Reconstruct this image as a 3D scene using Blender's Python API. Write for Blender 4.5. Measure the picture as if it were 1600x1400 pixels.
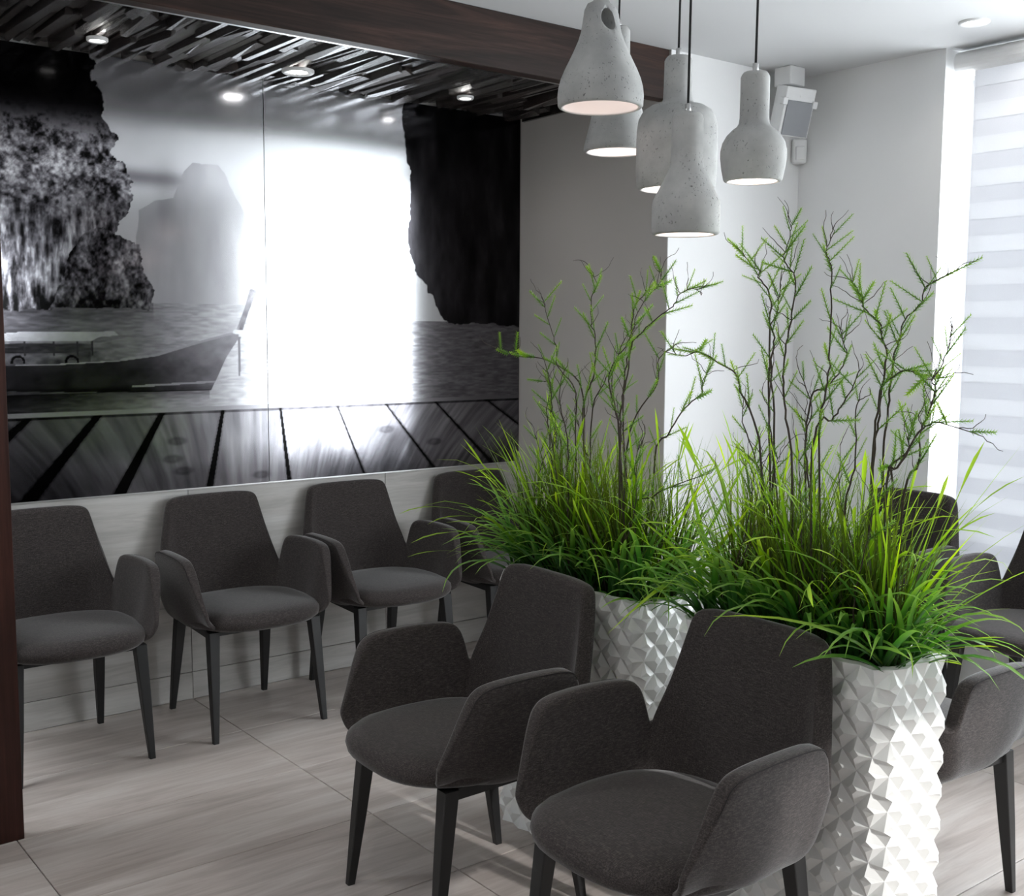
import bpy, bmesh, math, random
import numpy as np
from mathutils import Vector, Matrix
from mathutils.bvhtree import BVHTree

# ------------------------------------------------------------------ scene, camera, light
for o in list(bpy.data.objects):
    bpy.data.objects.remove(o, do_unlink=True)
SC = bpy.context.scene
COL = SC.collection
PI = math.pi

CAM = (0.0, -4.339, 1.5)
right = Vector((0.78590751, -0.61832017, 0.00543563))
down = Vector((-0.05911694, -0.08388434, -0.99472037))
fwd = Vector((0.61551163, 0.78143687, -0.10247852))
cd = bpy.data.cameras.new('camera'); cam = bpy.data.objects.new('camera', cd); COL.objects.link(cam)
cam.matrix_world = Matrix(((right.x, -down.x, -fwd.x, CAM[0]), (right.y, -down.y, -fwd.y, CAM[1]),
                           (right.z, -down.z, -fwd.z, CAM[2]), (0, 0, 0, 1)))
cd.sensor_fit = 'HORIZONTAL'; cd.sensor_width = 36.0; cd.lens = 1770 / 1600 * 36.0
cd.clip_start = 0.05; cd.clip_end = 100
SC.camera = cam

SKY = 11.5
world = bpy.data.worlds.new('world'); SC.world = world; world.use_nodes = True
wn = world.node_tree.nodes; wl = world.node_tree.links; wn.clear()
bg = wn.new('ShaderNodeBackground'); wo = wn.new('ShaderNodeOutputWorld')
bg.inputs[0].default_value = (0.90, 0.96, 1.0, 1); bg.inputs[1].default_value = SKY
wl.new(bg.outputs[0], wo.inputs[0])

sun_l = bpy.data.lights.new('sun', 'SUN'); sun_l.energy = 3.4; sun_l.angle = math.radians(1.2); sun_l.color = (1.0, 0.985, 0.96)
sun_o = bpy.data.objects.new('sun', sun_l); COL.objects.link(sun_o)
sun_o.rotation_euler = Vector((0.085, -1.0, 0.38)).to_track_quat('Z', 'Y').to_euler()

def portal(name, loc, sx, sy, rot):
    l = bpy.data.lights.new(name, 'AREA'); l.shape = 'RECTANGLE'; l.size = sx; l.size_y = sy
    l.cycles.is_portal = True
    o = bpy.data.objects.new(name, l); o.location = loc; o.rotation_euler = rot; COL.objects.link(o)
portal('window_portal', (4.62, -3.25, 1.5), 2.1, 3.2, (0, PI / 2, 0))
portal('added_sun_portal', (2.57, -7.38, 1.905), 1.0, 0.82, (-PI / 2, 0, PI))  # guides sampling through the added rear sun opening

vs = SC.view_settings
vs.view_transform = 'Standard'; vs.look = 'None'; vs.gamma = 1.0; vs.use_curve_mapping = False
vs.exposure = 0.0
SC.display_settings.display_device = 'sRGB'

# ------------------------------------------------------------------ helpers
def srgb(r, g, b):
    f = lambda c: (c / 12.92 if c <= 0.04045 else ((c + 0.055) / 1.055) ** 2.4)
    return (f(r / 255), f(g / 255), f(b / 255), 1)

def tag(o, label=None, cat=None, group=None, kind=None):
    if label: o['label'] = label
    if cat: o['category'] = cat
    if group: o['group'] = group
    if kind: o['kind'] = kind
    return o

def link(name, me, mat=None, parent=None, loc=None, rot=None, scale=None):
    o = bpy.data.objects.new(name, me); COL.objects.link(o)
    if mat is not None and me is not None and len(me.materials) == 0: me.materials.append(mat)
    if parent is not None: o.parent = parent
    if loc is not None: o.location = loc
    if rot is not None: o.rotation_euler = rot
    if scale is not None: o.scale = scale
    return o

def empty(name, loc, rz=0.0):
    o = bpy.data.objects.new(name, None); COL.objects.link(o)
    o.empty_display_size = 0.05; o.location = loc; o.rotation_euler = (0, 0, rz)
    return o

def mesh(name, v, f, smooth=False):
    me = bpy.data.meshes.new(name); me.from_pydata([tuple(p) for p in v], [], f); me.update()
    if smooth: me.polygons.foreach_set('use_smooth', [True] * len(me.polygons))
    return me

def bm_mesh(name, bm, smooth=False):
    me = bpy.data.meshes.new(name); bm.normal_update(); bm.to_mesh(me); bm.free()
    if smooth: me.polygons.foreach_set('use_smooth', [True] * len(me.polygons))
    return me

def box_bm(x0, x1, y0, y1, z0, z1, bev=0.0, seg=1, bm=None):
    own = bm is None
    b = bmesh.new()
    vs_ = [b.verts.new((x, y, z)) for x in (x0, x1) for y in (y0, y1) for z in (z0, z1)]
    for f in ((0, 1, 3, 2), (4, 6, 7, 5), (0, 4, 5, 1), (2, 3, 7, 6), (0, 2, 6, 4), (1, 5, 7, 3)):
        b.faces.new([vs_[i] for i in f])
    bmesh.ops.recalc_face_normals(b, faces=b.faces)
    if bev > 0: bmesh.ops.bevel(b, geom=list(b.edges), offset=bev, segments=seg, affect='EDGES', profile=0.5)
    if own: return b
    me = bpy.data.meshes.new('tmp'); b.to_mesh(me); b.free(); bm.from_mesh(me); bpy.data.meshes.remove(me)
    return bm

def box(name, x0, x1, y0, y1, z0, z1, mat, parent=None, bev=0.0, seg=1):
    return link(name, bm_mesh(name, box_bm(x0, x1, y0, y1, z0, z1, bev, seg)), mat, parent)

def struct(o):
    o['kind'] = 'structure'; return o

def lathe_data(prof, n=40):
    v = []; f = []; m = len(prof)
    for i in range(n):
        a = 2 * PI * i / n
        for r, z in prof: v.append((r * math.cos(a), r * math.sin(a), z))
    for i in range(n):
        j = (i + 1) % n
        for k in range(m - 1):
            f.append((i * m + k, j * m + k, j * m + k + 1, i * m + k + 1))
    return v, f

def lathe(name, prof, n=40, smooth=True):
    v, f = lathe_data(prof, n); me = mesh(name, v, f, smooth)
    bm = bmesh.new(); bm.from_mesh(me); bmesh.ops.remove_doubles(bm, verts=bm.verts, dist=1e-5)
    bmesh.ops.recalc_face_normals(bm, faces=bm.faces); bm.to_mesh(me); bm.free()
    if smooth: me.polygons.foreach_set('use_smooth', [True] * len(me.polygons))
    return me

def tube_data(pts, radii, n=6, v=None, f=None, cap=True):
    if v is None: v = []; f = []
    pts = [Vector(p) for p in pts]; base = len(v); up = Vector((0.31, 0.17, 0.93)).normalized()
    for i, p in enumerate(pts):
        t = (pts[min(i + 1, len(pts) - 1)] - pts[max(i - 1, 0)])
        if t.length < 1e-9: t = Vector((0, 0, 1))
        t.normalize()
        a = t.cross(up)
        if a.length < 1e-3: a = t.cross(Vector((1, 0, 0)))
        a.normalize(); b = t.cross(a)
        r = radii[i] if hasattr(radii, '__len__') else radii
        for k in range(n):
            an = 2 * PI * k / n
            v.append(tuple(p + a * (r * math.cos(an)) + b * (r * math.sin(an))))
    for i in range(len(pts) - 1):
        for k in range(n):
            k2 = (k + 1) % n
            f.append((base + i * n + k, base + i * n + k2, base + (i + 1) * n + k2, base + (i + 1) * n + k))
    if cap:
        f.append(tuple(base + k for k in range(n)))
        e = base + (len(pts) - 1) * n
        f.append(tuple(e + n - 1 - k for k in range(n)))
    return v, f

def tube(name, pts, radii, n=6, smooth=True):
    v, f = tube_data(pts, radii, n); return mesh(name, v, f, smooth)

def catmull(pts, sub=4):
    P = [Vector(p) for p in pts]; out = []
    for i in range(len(P) - 1):
        p0 = P[max(i - 1, 0)]; p1 = P[i]; p2 = P[i + 1]; p3 = P[min(i + 2, len(P) - 1)]
        for k in range(sub):
            t = k / sub
            out.append(0.5 * ((2 * p1) + (p2 - p0) * t + (2 * p0 - 5 * p1 + 4 * p2 - p3) * t * t + (3 * p1 - p0 - 3 * p2 + p3) * t ** 3))
    out.append(P[-1]); return out

def evaluated(obj, name):
    dg = bpy.context.evaluated_depsgraph_get(); dg.update()
    me = bpy.data.meshes.new_from_object(obj.evaluated_get(dg)); me.name = name
    bpy.data.objects.remove(obj, do_unlink=True)
    return me

# ------------------------------------------------------------------ materials
class N:
    def __init__(s, name):
        s.m = bpy.data.materials.new(name); s.m.use_nodes = True
        s.t = s.m.node_tree; s.n = s.t.nodes; s.l = s.t.links
        s.b = s.n['Principled BSDF']; s.out = s.n['Material Output']
    def new(s, t, **k):
        nd = s.n.new('ShaderNode' + t)
        for a, b in k.items(): setattr(nd, a, b)
        return nd
    def link(s, a, b): s.l.new(a, b)
    def coord(s, kind='Object', scale=(1, 1, 1), rnd=0.0):
        tc = s.new('TexCoord'); src = tc.outputs[kind]
        mp = s.new('Mapping'); mp.inputs['Scale'].default_value = scale
        s.link(src, mp.inputs['Vector'])
        if rnd:
            oi = s.new('ObjectInfo'); mu = s.new('Math', operation='MULTIPLY'); mu.inputs[1].default_value = rnd
            s.link(oi.outputs['Random'], mu.inputs[0])
            cb = s.new('CombineXYZ'); s.link(mu.outputs[0], cb.inputs[0]); s.link(mu.outputs[0], cb.inputs[1]); s.link(mu.outputs[0], cb.inputs[2])
            s.link(cb.outputs[0], mp.inputs['Location'])
        return mp.outputs[0]
    def noise(s, vec, scale=5, detail=4, rough=0.5, dist=0.0):
        n = s.new('TexNoise'); n.inputs['Scale'].default_value = scale; n.inputs['Detail'].default_value = detail
        n.inputs['Roughness'].default_value = rough; n.inputs['Distortion'].default_value = dist
        if vec is not None: s.link(vec, n.inputs['Vector'])
        return n.outputs['Fac']
    def ramp(s, fac, stops):
        r = s.new('ValToRGB'); cr = r.color_ramp
        while len(cr.elements) < len(stops): cr.elements.new(0.5)
        for e, (p, c) in zip(cr.elements, stops): e.position = p; e.color = c
        s.link(fac, r.inputs[0]); return r.outputs[0]
    def mix(s, fac, a, b, mode='MIX'):
        m = s.new('Mix', data_type='RGBA', blend_type=mode)
        for i, x in ((0, fac), (6, a), (7, b)):
            if hasattr(x, 'is_linked') or hasattr(x, 'links'): s.link(x, m.inputs[i])
            else: m.inputs[i].default_value = x
        return m.outputs[2]
    def bump(s, h, strength=0.3, dist=0.01, normal=None):
        b = s.new('Bump'); b.inputs['Strength'].default_value = strength; b.inputs['Distance'].default_value = dist
        s.link(h, b.inputs['Height'])
        if normal is not None: s.link(normal, b.inputs['Normal'])
        s.link(b.outputs[0], s.b.inputs['Normal']); return b.outputs[0]
    def set(s, **k):
        for a, b in k.items():
            s.b.inputs[a.replace('_', ' ')].default_value = b
        return s
    def base(s, c):
        if isinstance(c, tuple): s.b.inputs['Base Color'].default_value = c
        else: s.link(c, s.b.inputs['Base Color'])
        return s

M = {}
def plain(name, c, rough=0.5, metal=0.0, **k):
    n = N(name); v = n.coord('Object'); fac = n.noise(v, 9, 3)
    d = tuple(x * 0.93 for x in c[:3]) + (1,)
    n.base(n.ramp(fac, [(0.3, d), (0.7, c)])).set(Roughness=rough, Metallic=metal, **k); M[name] = n.m; return n.m

def paint(name, c, rough=0.65):
    n = N(name); v = n.coord('Object'); fac = n.noise(v, 160, 3); big = n.noise(v, 1.3, 2)
    d = tuple(x * 0.97 for x in c[:3]) + (1,)
    n.base(n.ramp(big, [(0.35, d), (0.65, c)])).set(Roughness=rough); n.bump(fac, 0.05, 0.002); M[name] = n.m

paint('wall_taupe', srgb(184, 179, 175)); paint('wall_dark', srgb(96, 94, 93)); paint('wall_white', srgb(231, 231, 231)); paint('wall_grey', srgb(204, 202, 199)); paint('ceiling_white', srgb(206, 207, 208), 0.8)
plain('white_plastic', srgb(232, 232, 232), 0.35); plain('grille_grey', srgb(150, 152, 156), 0.7)
plain('black_metal', srgb(22, 22, 23), 0.45); plain('black_cord', srgb(10, 10, 10), 0.5)
plain('steel', srgb(200, 200, 200), 0.28, 1.0); plain('grout', srgb(118, 112, 106), 0.9)
plain('window_frame', srgb(225, 226, 228), 0.4); plain('black_void', srgb(14, 13, 13), 0.9)
plain('soil', srgb(38, 32, 24), 0.95)

def wood(name, axis, a, b, c, rough=0.35):
    n = N(name); sc = [14, 14, 14]; sc[axis] = 0.9
    v = n.coord('Object', tuple(sc)); f1 = n.noise(v, 1.2, 6, 0.62, 1.6)
    sc2 = [90, 90, 90]; sc2[axis] = 2.2
    v2 = n.coord('Object', tuple(sc2)); f2 = n.noise(v2, 1.5, 3, 0.6)
    col = n.ramp(f1, [(0.28, a), (0.5, b), (0.72, c)])
    col = n.mix(0.35, col, n.ramp(f2, [(0.35, (0.25, 0.25, 0.25, 1)), (0.65, (1, 1, 1, 1))]), 'MULTIPLY')
    n.base(col).set(Roughness=rough, Specular_IOR_Level=0.22); n.bump(f2, 0.08, 0.002); M[name] = n.m
wood('walnut_beam', 0, srgb(32, 24, 22), srgb(48, 35, 31), srgb(76, 54, 46), .5)
wood('walnut_column', 2, srgb(36, 20, 17), srgb(58, 32, 26), srgb(74, 42, 34), 0.4)

def slat_mat():
    n = N('slat_wood'); v = n.coord('Object', (30, 4, 30), 37.0); f = n.noise(v, 2.0, 5, 0.6, 0.6)
    oi = n.new('ObjectInfo')
    c1 = n.ramp(f, [(0.3, srgb(22, 18, 17)), (0.7, srgb(62, 52, 50))])
    c2 = n.ramp(oi.outputs['Random'], [(0.0, (0.45, 0.45, 0.46, 1)), (0.86, (1.1, 1.08, 1.06, 1)), (0.95, (1.5, 1.15, 1.05, 1))])
    n.base(n.mix(1.0, c1, c2, 'MULTIPLY')).set(Roughness=0.26, Specular_IOR_Level=1.0, Coat_Weight=0.6, Coat_Roughness=0.18)
    v3 = n.coord('Object', (60, 25, 60), 11.0); f3 = n.noise(v3, 2.0, 4, 0.6); n.bump(f3, 0.7, 0.006); M['slat_wood'] = n.m
slat_mat()

def tile_mat(name, lo, mid, hi, rough, spec=0.4):
    n = N(name); v = n.coord('Object', (1.1, 9, 9), 53.0); f = n.noise(v, 1.6, 6, 0.6, 0.7)
    v2 = n.coord('Object', (4, 60, 60), 31.0); f2 = n.noise(v2, 1.8, 3, 0.6)
    col = n.ramp(f, [(0.28, lo), (0.5, mid), (0.72, hi)])
    col = n.mix(0.22, col, n.ramp(f2, [(0.3, (0.55, 0.55, 0.55, 1)), (0.7, (1, 1, 1, 1))]), 'MULTIPLY')
    n.base(col).set(Roughness=rough, Specular_IOR_Level=spec); n.bump(f2, 0.04, 0.002); M[name] = n.m
tile_mat('floor_tile', srgb(158, 147, 140), srgb(182, 172, 166), srgb(202, 195, 190), 0.38)
tile_mat('wall_tile', srgb(164, 160, 156), srgb(186, 183, 179), srgb(202, 200, 197), 0.42)

def fabric():
    n = N('taupe_fabric')
    va = n.coord('Object', (70, 480, 560), 9.0); fa = n.noise(va, 1.0, 3, 0.65)
    vb = n.coord('Object', (480, 70, 300), 5.0); fb = n.noise(vb, 1.0, 3, 0.65)
    m = n.mix(0.5, fa, fb)
    col = n.ramp(m, [(0.36, srgb(32, 28, 28)), (0.5, srgb(51, 46, 45)), (0.64, srgb(80, 73, 71))])
    n.base(col).set(Roughness=0.85, Specular_IOR_Level=0.25, Sheen_Weight=0.3, Sheen_Roughness=0.38)
    n.bump(m, 0.25, 0.003); M['taupe_fabric'] = n.m
fabric(); plain('seam_thread', srgb(34, 31, 31), 0.9)

def concrete(name='concrete'):
    n = N(name); v = n.coord('Object', (1, 1, 1), 3.0)
    f = n.noise(v, 9, 5, 0.6); vo = n.new('TexVoronoi'); vo.inputs['Scale'].default_value = 125
    vo.inputs['Randomness'].default_value = 1.0
    mp = n.coord('Object', (1, 1, 0.7), 3.0); dn = n.new('TexNoise'); dn.inputs['Scale'].default_value = 70; n.link(mp, dn.inputs['Vector'])
    va = n.new('VectorMath', operation='MULTIPLY_ADD'); va.inputs[1].default_value = (.022, .022, .022); n.link(dn.outputs['Color'], va.inputs[0]); n.link(mp, va.inputs[2]); n.link(va.outputs[0], vo.inputs['Vector'])
    pit = n.ramp(vo.outputs['Distance'], [(0.06, (1, 1, 1, 1)), (0.24, (0, 0, 0, 1))])
    msk = n.ramp(n.noise(v, 14, 3, 0.6), [(0.42, (0, 0, 0, 1)), (0.52, (1, 1, 1, 1))])
    pits = n.mix(1.0, pit, msk, 'MULTIPLY')
    base = n.ramp(f, [(0.3, srgb(158, 158, 157)), (0.7, srgb(188, 188, 186))])
    n.base(n.mix(pits, base, srgb(112, 111, 109))).set(Roughness=0.85, Specular_IOR_Level=0.25)
    inv = n.new('Invert'); n.link(pits, inv.inputs[1]); n.bump(inv.outputs[0], 0.5, 0.004); M[name] = n.m
concrete(); plain('lamp_inner', srgb(236, 230, 228), 0.7)

def emis(name, c, s):
    n = N(name); n.base((0.8, 0.8, 0.8, 1)).set(Emission_Color=c, Emission_Strength=s); M[name] = n.m
emis('bulb', (1, 0.93, 0.86, 1), 14.0); emis('bulb_dim', (1, 0.9, 0.86, 1), 1.6); emis('led_lens', (1, 0.98, 0.94, 1), 22.0)
plain('planter_white', srgb(228, 228, 226), 0.32)

def leafmat(name, base, mid, tip, trans=0.5, rough=0.38):
    n = N(name); at = n.new('Attribute', attribute_name='tipfac')
    oi = n.new('ObjectInfo')
    col = n.ramp(at.outputs['Fac'], [(0.0, base), (0.45, mid), (1.0, tip)])
    var = n.ramp(oi.outputs['Random'], [(0.0, (0.72, 0.80, 0.7, 1)), (0.6, (1, 1, 1, 1)), (1.0, (1.28, 1.15, 0.9, 1))])
    col = n.mix(1.0, col, var, 'MULTIPLY')
    n.base(col).set(Roughness=rough, Specular_IOR_Level=0.35)
    tr = n.new('BsdfTranslucent'); hs = n.new('HueSaturation'); hs.inputs['Saturation'].default_value = 1.1
    hs.inputs['Value'].default_value = 1.5; hs.inputs['Hue'].default_value = 0.485
    n.link(col, hs.inputs['Color']); n.link(hs.outputs[0], tr.inputs[0])
    ms = n.new('MixShader'); ms.inputs[0].default_value = trans
    n.link(n.b.outputs[0], ms.inputs[1]); n.link(tr.outputs[0], ms.inputs[2]); n.link(ms.outputs[0], n.out.inputs[0]); M[name] = n.m
leafmat('broad_blade', srgb(28, 60, 26), srgb(64, 122, 48), srgb(140, 182, 88), .42, .3)
leafmat('tall_blade', srgb(38, 56, 20), srgb(82, 130, 38), srgb(160, 198, 74), .46)
leafmat('needle', srgb(74, 112, 42), srgb(104, 150, 52), srgb(166, 206, 78), 0.4, 0.5)
leafmat('ground_leaf', srgb(22, 44, 18), srgb(38, 72, 28), srgb(70, 110, 46), 0.3, 0.3)
leafmat('stalk', srgb(30, 32, 16), srgb(54, 68, 24), srgb(104, 134, 46), .3)
plain('twig_bark', srgb(58, 48, 38), 0.8)

# ------------------------------------------------------------------ dimensions of the room
ZC = 2.648          # main ceiling
YA = -0.994         # front plane of alcove / white wall
XG = 3.452          # return wall at alcove end
XR = 4.296          # window wall
XL, YB = -1.3, -7.2
ZALC = 2.50
TX, TY = 0.925, 0.467
rnd = random.Random(7)

# floor with tiles
floor = struct(box('floor', XL, XR + 0.35, YB, 0.1, -0.12, -0.006, M['grout']))
tme = bm_mesh('floor_tile', box_bm(-TX / 2 + 0.0016, TX / 2 - 0.0016, -TY / 2 + 0.0016, TY / 2 - 0.0016, -0.0065, 0.0, 0.0012))
tme.materials.append(M['floor_tile'])
for i in range(-4, 5):
    for j in range(-16, 1):
        cx = 1.765 + (i - 0.5) * TX; cy = (j - 0.5) * TY
        if cx - TX / 2 > XR + 0.05 or cx - TX / 2 < XL: continue
        if cy - TY / 2 < YB: continue
        if cx > XR + 0.1: continue
        if cx > XG and cy > YA + TY: continue
        link('tile', tme, None, floor, (cx, cy, 0))
# strip tiles to the wall on the far right are covered by the column i=4

# back wall (mural wall) with porcelain tiles
wb = struct(box('wall_back', XL, XG + 0.35, 0.012, 0.2, -0.1, ZC + 0.2, M['wall_grey']))
def wtile(x0, x1, z0, z1):
    me = bm_mesh('wall_tile', box_bm(-(x1 - x0) / 2 + 0.0012, (x1 - x0) / 2 - 0.0012, -0.006, 0.006, -(z1 - z0) / 2 + 0.0012, (z1 - z0) / 2 - 0.0012, 0.0012))
    me.materials.append(M['wall_tile']); return me
rows = [(0.112, 0.39), (0.39, 0.862)]
box('tile_bed', 0.70, XG, 0.004, 0.012, 0.0, 0.868, M['grout'], wb)
for z0, z1 in rows:
    me = wtile(0, TX, z0, z1)
    for k in range(-1, 1):
        link('tile', me, None, wb, (1.765 + (k + 0.5) * TX, 0.006, (z0 + z1) / 2))
    me2 = wtile(0, XG - 1.765 - TX, z0, z1)
    link('tile', me2, None, wb, (1.765 + TX + (XG - 1.765 - TX) / 2, 0.006, (z0 + z1) / 2))
bb = struct(empty('baseboard_back', (0, 0, 0)))
for x0, x1 in ((0.84, 1.765), (1.765, 2.69), (2.69, XG)):
    link('tile', wtile(x0, x1, 0.0, 0.112), None, bb, ((x0 + x1) / 2, 0.003, 0.056))

# return wall, white wall, window wall, unseen walls
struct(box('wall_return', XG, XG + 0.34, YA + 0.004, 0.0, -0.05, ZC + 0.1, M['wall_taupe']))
struct(box('wall_front_right', XG + 0.0005, XR + 0.3, YA, YA + 0.02, -0.05, ZC + 0.1, M['wall_white']))
wr = struct(box('wall_right', XR, XR + 0.30, -1.71, YA + 0.0, -0.05, ZC + 0.1, M['wall_white']))
W0, W1, WS, WT = -1.71, -4.80, 0.46, ZC
box('wall_below_window', XR, XR + 0.30, W1, W0, -0.05, WS, M['wall_white'], wr)
box('wall_beyond_window', XR, XR + 0.30, YB, W1, -0.05, ZC + 0.1, M['wall_white'], wr)
box('window_lintel', XR + 0.30, XR + 0.42, W1, W0, WT - 0.10, ZC + 0.1, M['wall_white'], wr)
struct(box('wall_left', XL - 0.15, XL, YB, 0.1, -0.05, ZC + 0.1, M['wall_white']))
wq = struct(box('wall_rear', XL, XR + 0.3, YB - 0.15, YB, -0.05, 1.50, M['wall_dark']))
RX0, RX1, RZ0, RZ1 = 2.08, 3.06, 1.50, 2.31  # hole for the added rear opening, sized to shape the sun
box('wall_above', XL, XR + 0.3, YB - 0.15, YB, RZ1, ZC + 0.1, M['wall_dark'], wq)
box('wall_beside', XL, RX0, YB - 0.15, YB, RZ0, RZ1, M['wall_dark'], wq); box('wall_beside', RX1, XR + 0.3, YB - 0.15, YB, RZ0, RZ1, M['wall_dark'], wq)
ceiling = struct(box('ceiling', XL, XR + 0.42, YB, -0.80, ZC, ZC + 0.15, M['ceiling_white']))
box('ceiling_corner', XG + 0.3, XR + 0.42, -0.80, -0.6, ZC, ZC + 0.15, M['ceiling_white'], ceiling)

# windows: window_1 behind the blind, others clear and open to the sky
yw = [W0, -2.27, -3.10, -3.95, W1]
for k in range(4):
    a, b = yw[k], yw[k + 1]
    w = struct(empty('window_%d' % (k + 1), (XR + 0.24, (a + b) / 2, WS)))
    fx0, fx1 = XR + 0.21, XR + 0.27
    for nm, y0, y1, z0, z1 in (('window_frame', a - 0.035, a, WS, WT - 0.1), ('window_frame', b, b + 0.035, WS, WT - 0.1),
                               ('window_frame', b + 0.035, a - 0.035, WS, WS + 0.04), ('window_frame', b + 0.035, a - 0.035, WT - 0.14, WT - 0.1)):
        ob = box(nm, fx0, fx1, y0, y1, z0, z1, M['window_frame']); ob.parent = w; ob.matrix_parent_inverse = Matrix.Translation(-w.location)
n = N('window_glass'); n.set(Roughness=0.0)
g1 = n.new('BsdfTransparent'); g2 = n.new('BsdfGlossy'); g2.inputs['Roughness'].default_value = 0.0
ms = n.new('MixShader'); ms.inputs[0].default_value = 0.06
n.link(g1.outputs[0], ms.inputs[1]); n.link(g2.outputs[0], ms.inputs[2]); n.link(ms.outputs[0], n.out.inputs[0])
M['window_glass'] = n.m
for k in range(4):
    a, b = yw[k], yw[k + 1]; w = bpy.data.objects['window_%d' % (k + 1)]
    ob = box('pane', XR + 0.236, XR + 0.244, b + 0.03, a - 0.03, WS + 0.03, WT - 0.13, M['window_glass']); ob.parent = w
    ob.matrix_parent_inverse = Matrix.Translation(-w.location)

w5 = struct(empty('window_5', ((RX0 + RX1) / 2, YB - 0.1, RZ0)))  # unseen high opening, added so sun strikes the planter ends only
for nm, x0, x1, z0, z1, mt, y0, y1 in (('window_frame', RX0, RX0 + .03, RZ0, RZ1, 'window_frame', -.03, .03), ('window_frame', RX1 - .03, RX1, RZ0, RZ1, 'window_frame', -.03, .03),
        ('window_frame', RX0 + .03, RX1 - .03, RZ0, RZ0 + .03, 'window_frame', -.03, .03), ('window_frame', RX0 + .03, RX1 - .03, RZ1 - .03, RZ1, 'window_frame', -.03, .03), ('pane', RX0 + .025, RX1 - .025, RZ0 + .025, RZ1 - .025, 'window_glass', -.004, .004)):
    box(nm, x0 - w5.location.x, x1 - w5.location.x, y0, y1, z0 - RZ0, z1 - RZ0, M[mt], w5)

# wooden portal: beam and column
beam = struct(link('trim_1', bm_mesh('beam', box_bm(0.30, XG - 0.002, -0.985, -0.93, 2.447, ZC, 0.002)), M['walnut_beam']))
struct(link('trim_2', bm_mesh('column', box_bm(0.30, 0.861, -0.928, -0.88, 0.0, 2.447, 0.002)), M['walnut_column']))
struct(box('trim_3', 0.45, XG - 0.002, -0.93, -0.916, 2.4475, 2.462, M['steel']))
struct(box('trim_4', 0.75, XG - 0.001, -0.010, 0.003, 0.862, 0.868, M['steel']))

# alcove ceiling clad with wooden strips
alc = struct(box('ceiling_alcove', 0.30, XG, -0.93, 0.012, ZALC + 0.035, ZALC + 0.10, M['black_void']))
x = 0.86; slat_mes = []
for k in range(14):
    bm = bmesh.new(); w = 1.0
    box_bm(-0.5, 0.5, -0.5, 0.5, 0, 1, 0.0, 1, bm)
    for v_ in bm.verts: v_.co += Vector((rnd.uniform(-.13, .13), rnd.uniform(-.02, .02), rnd.uniform(-.22, .22) if v_.co.z < .5 else 0))
    me = bm_mesh('wood_slat', bm); me.materials.append(M['slat_wood']); slat_mes.append(me)
cnt = 0
while x < XG - 0.012:
    w = rnd.choice((0.022, 0.026, 0.032, 0.036, 0.044)); w = min(w, XG - x)
    y = -0.915 - rnd.uniform(0, 0.2)
    while y < 0.0 and cnt < 400:
        L = rnd.uniform(0.22, 0.52); y0 = max(y, -0.912); y1 = min(y + L, -0.002)
        if y1 - y0 > 0.04:
            d = rnd.uniform(0.008, 0.050)
            o = link('wood_slat', rnd.choice(slat_mes), None, alc, (x + w / 2, (y0 + y1) / 2, ZALC + 0.036 - d))
            o.rotation_euler = (rnd.uniform(-.02, .02), rnd.uniform(-.22, .22), rnd.uniform(-.015, .015)); o.scale = (w * 0.80, y1 - y0 - 0.004, d + 0.0); cnt += 1
        y += L
    x += w + rnd.uniform(0.002, 0.008)
print('slats', cnt)

# ------------------------------------------------------------------ mural: two glossy printed metal panels
def vnoise(x, y, seed):
    xi = np.floor(x).astype(np.int64); yi = np.floor(y).astype(np.int64); xf = x - xi; yf = y - yi
    def h(a, b):
        n_ = (a * 374761393 + b * 668265263 + seed * 1442695041) & 0xffffffff
        n_ = ((n_ ^ (n_ >> 13)) * 1274126177) & 0xffffffff
        return ((n_ ^ (n_ >> 16)) & 0xffff) / 65535.0
    u = xf * xf * (3 - 2 * xf); w = yf * yf * (3 - 2 * yf)
    return (h(xi, yi) * (1 - u) + h(xi + 1, yi) * u) * (1 - w) + (h(xi, yi + 1) * (1 - u) + h(xi + 1, yi + 1) * u) * w
def fbm(x, y, seed, octv=4):
    s = np.zeros_like(x); a = 0.5; t = 0
    for k in range(octv):
        s += a * vnoise(x * 2 ** k, y * 2 ** k, seed + k); t += a; a *= 0.55
    return s / t
def inpoly(x, z, P):
    r = np.zeros(x.shape, bool); n_ = len(P)
    for i in range(n_):
        x0, z0 = P[i]; x1, z1 = P[(i + 1) % n_]
        if z0 == z1: continue
        c = ((z0 > z) != (z1 > z)) & (x < (x1 - x0) * (z - z0) / (z1 - z0) + x0)
        r ^= c
    return r
def sstep(a, b, t):
    t = np.clip((t - a) / (b - a), 0, 1); return t * t * (3 - 2 * t)
def segdist(x, z, a, b):
    ax, az = a; bx, bz = b; dx, dz = bx - ax, bz - az
    t = np.clip(((x - ax) * dx + (z - az) * dz) / (dx * dx + dz * dz), 0, 1)
    return np.hypot(x - ax - t * dx, z - az - t * dz), t

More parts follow.
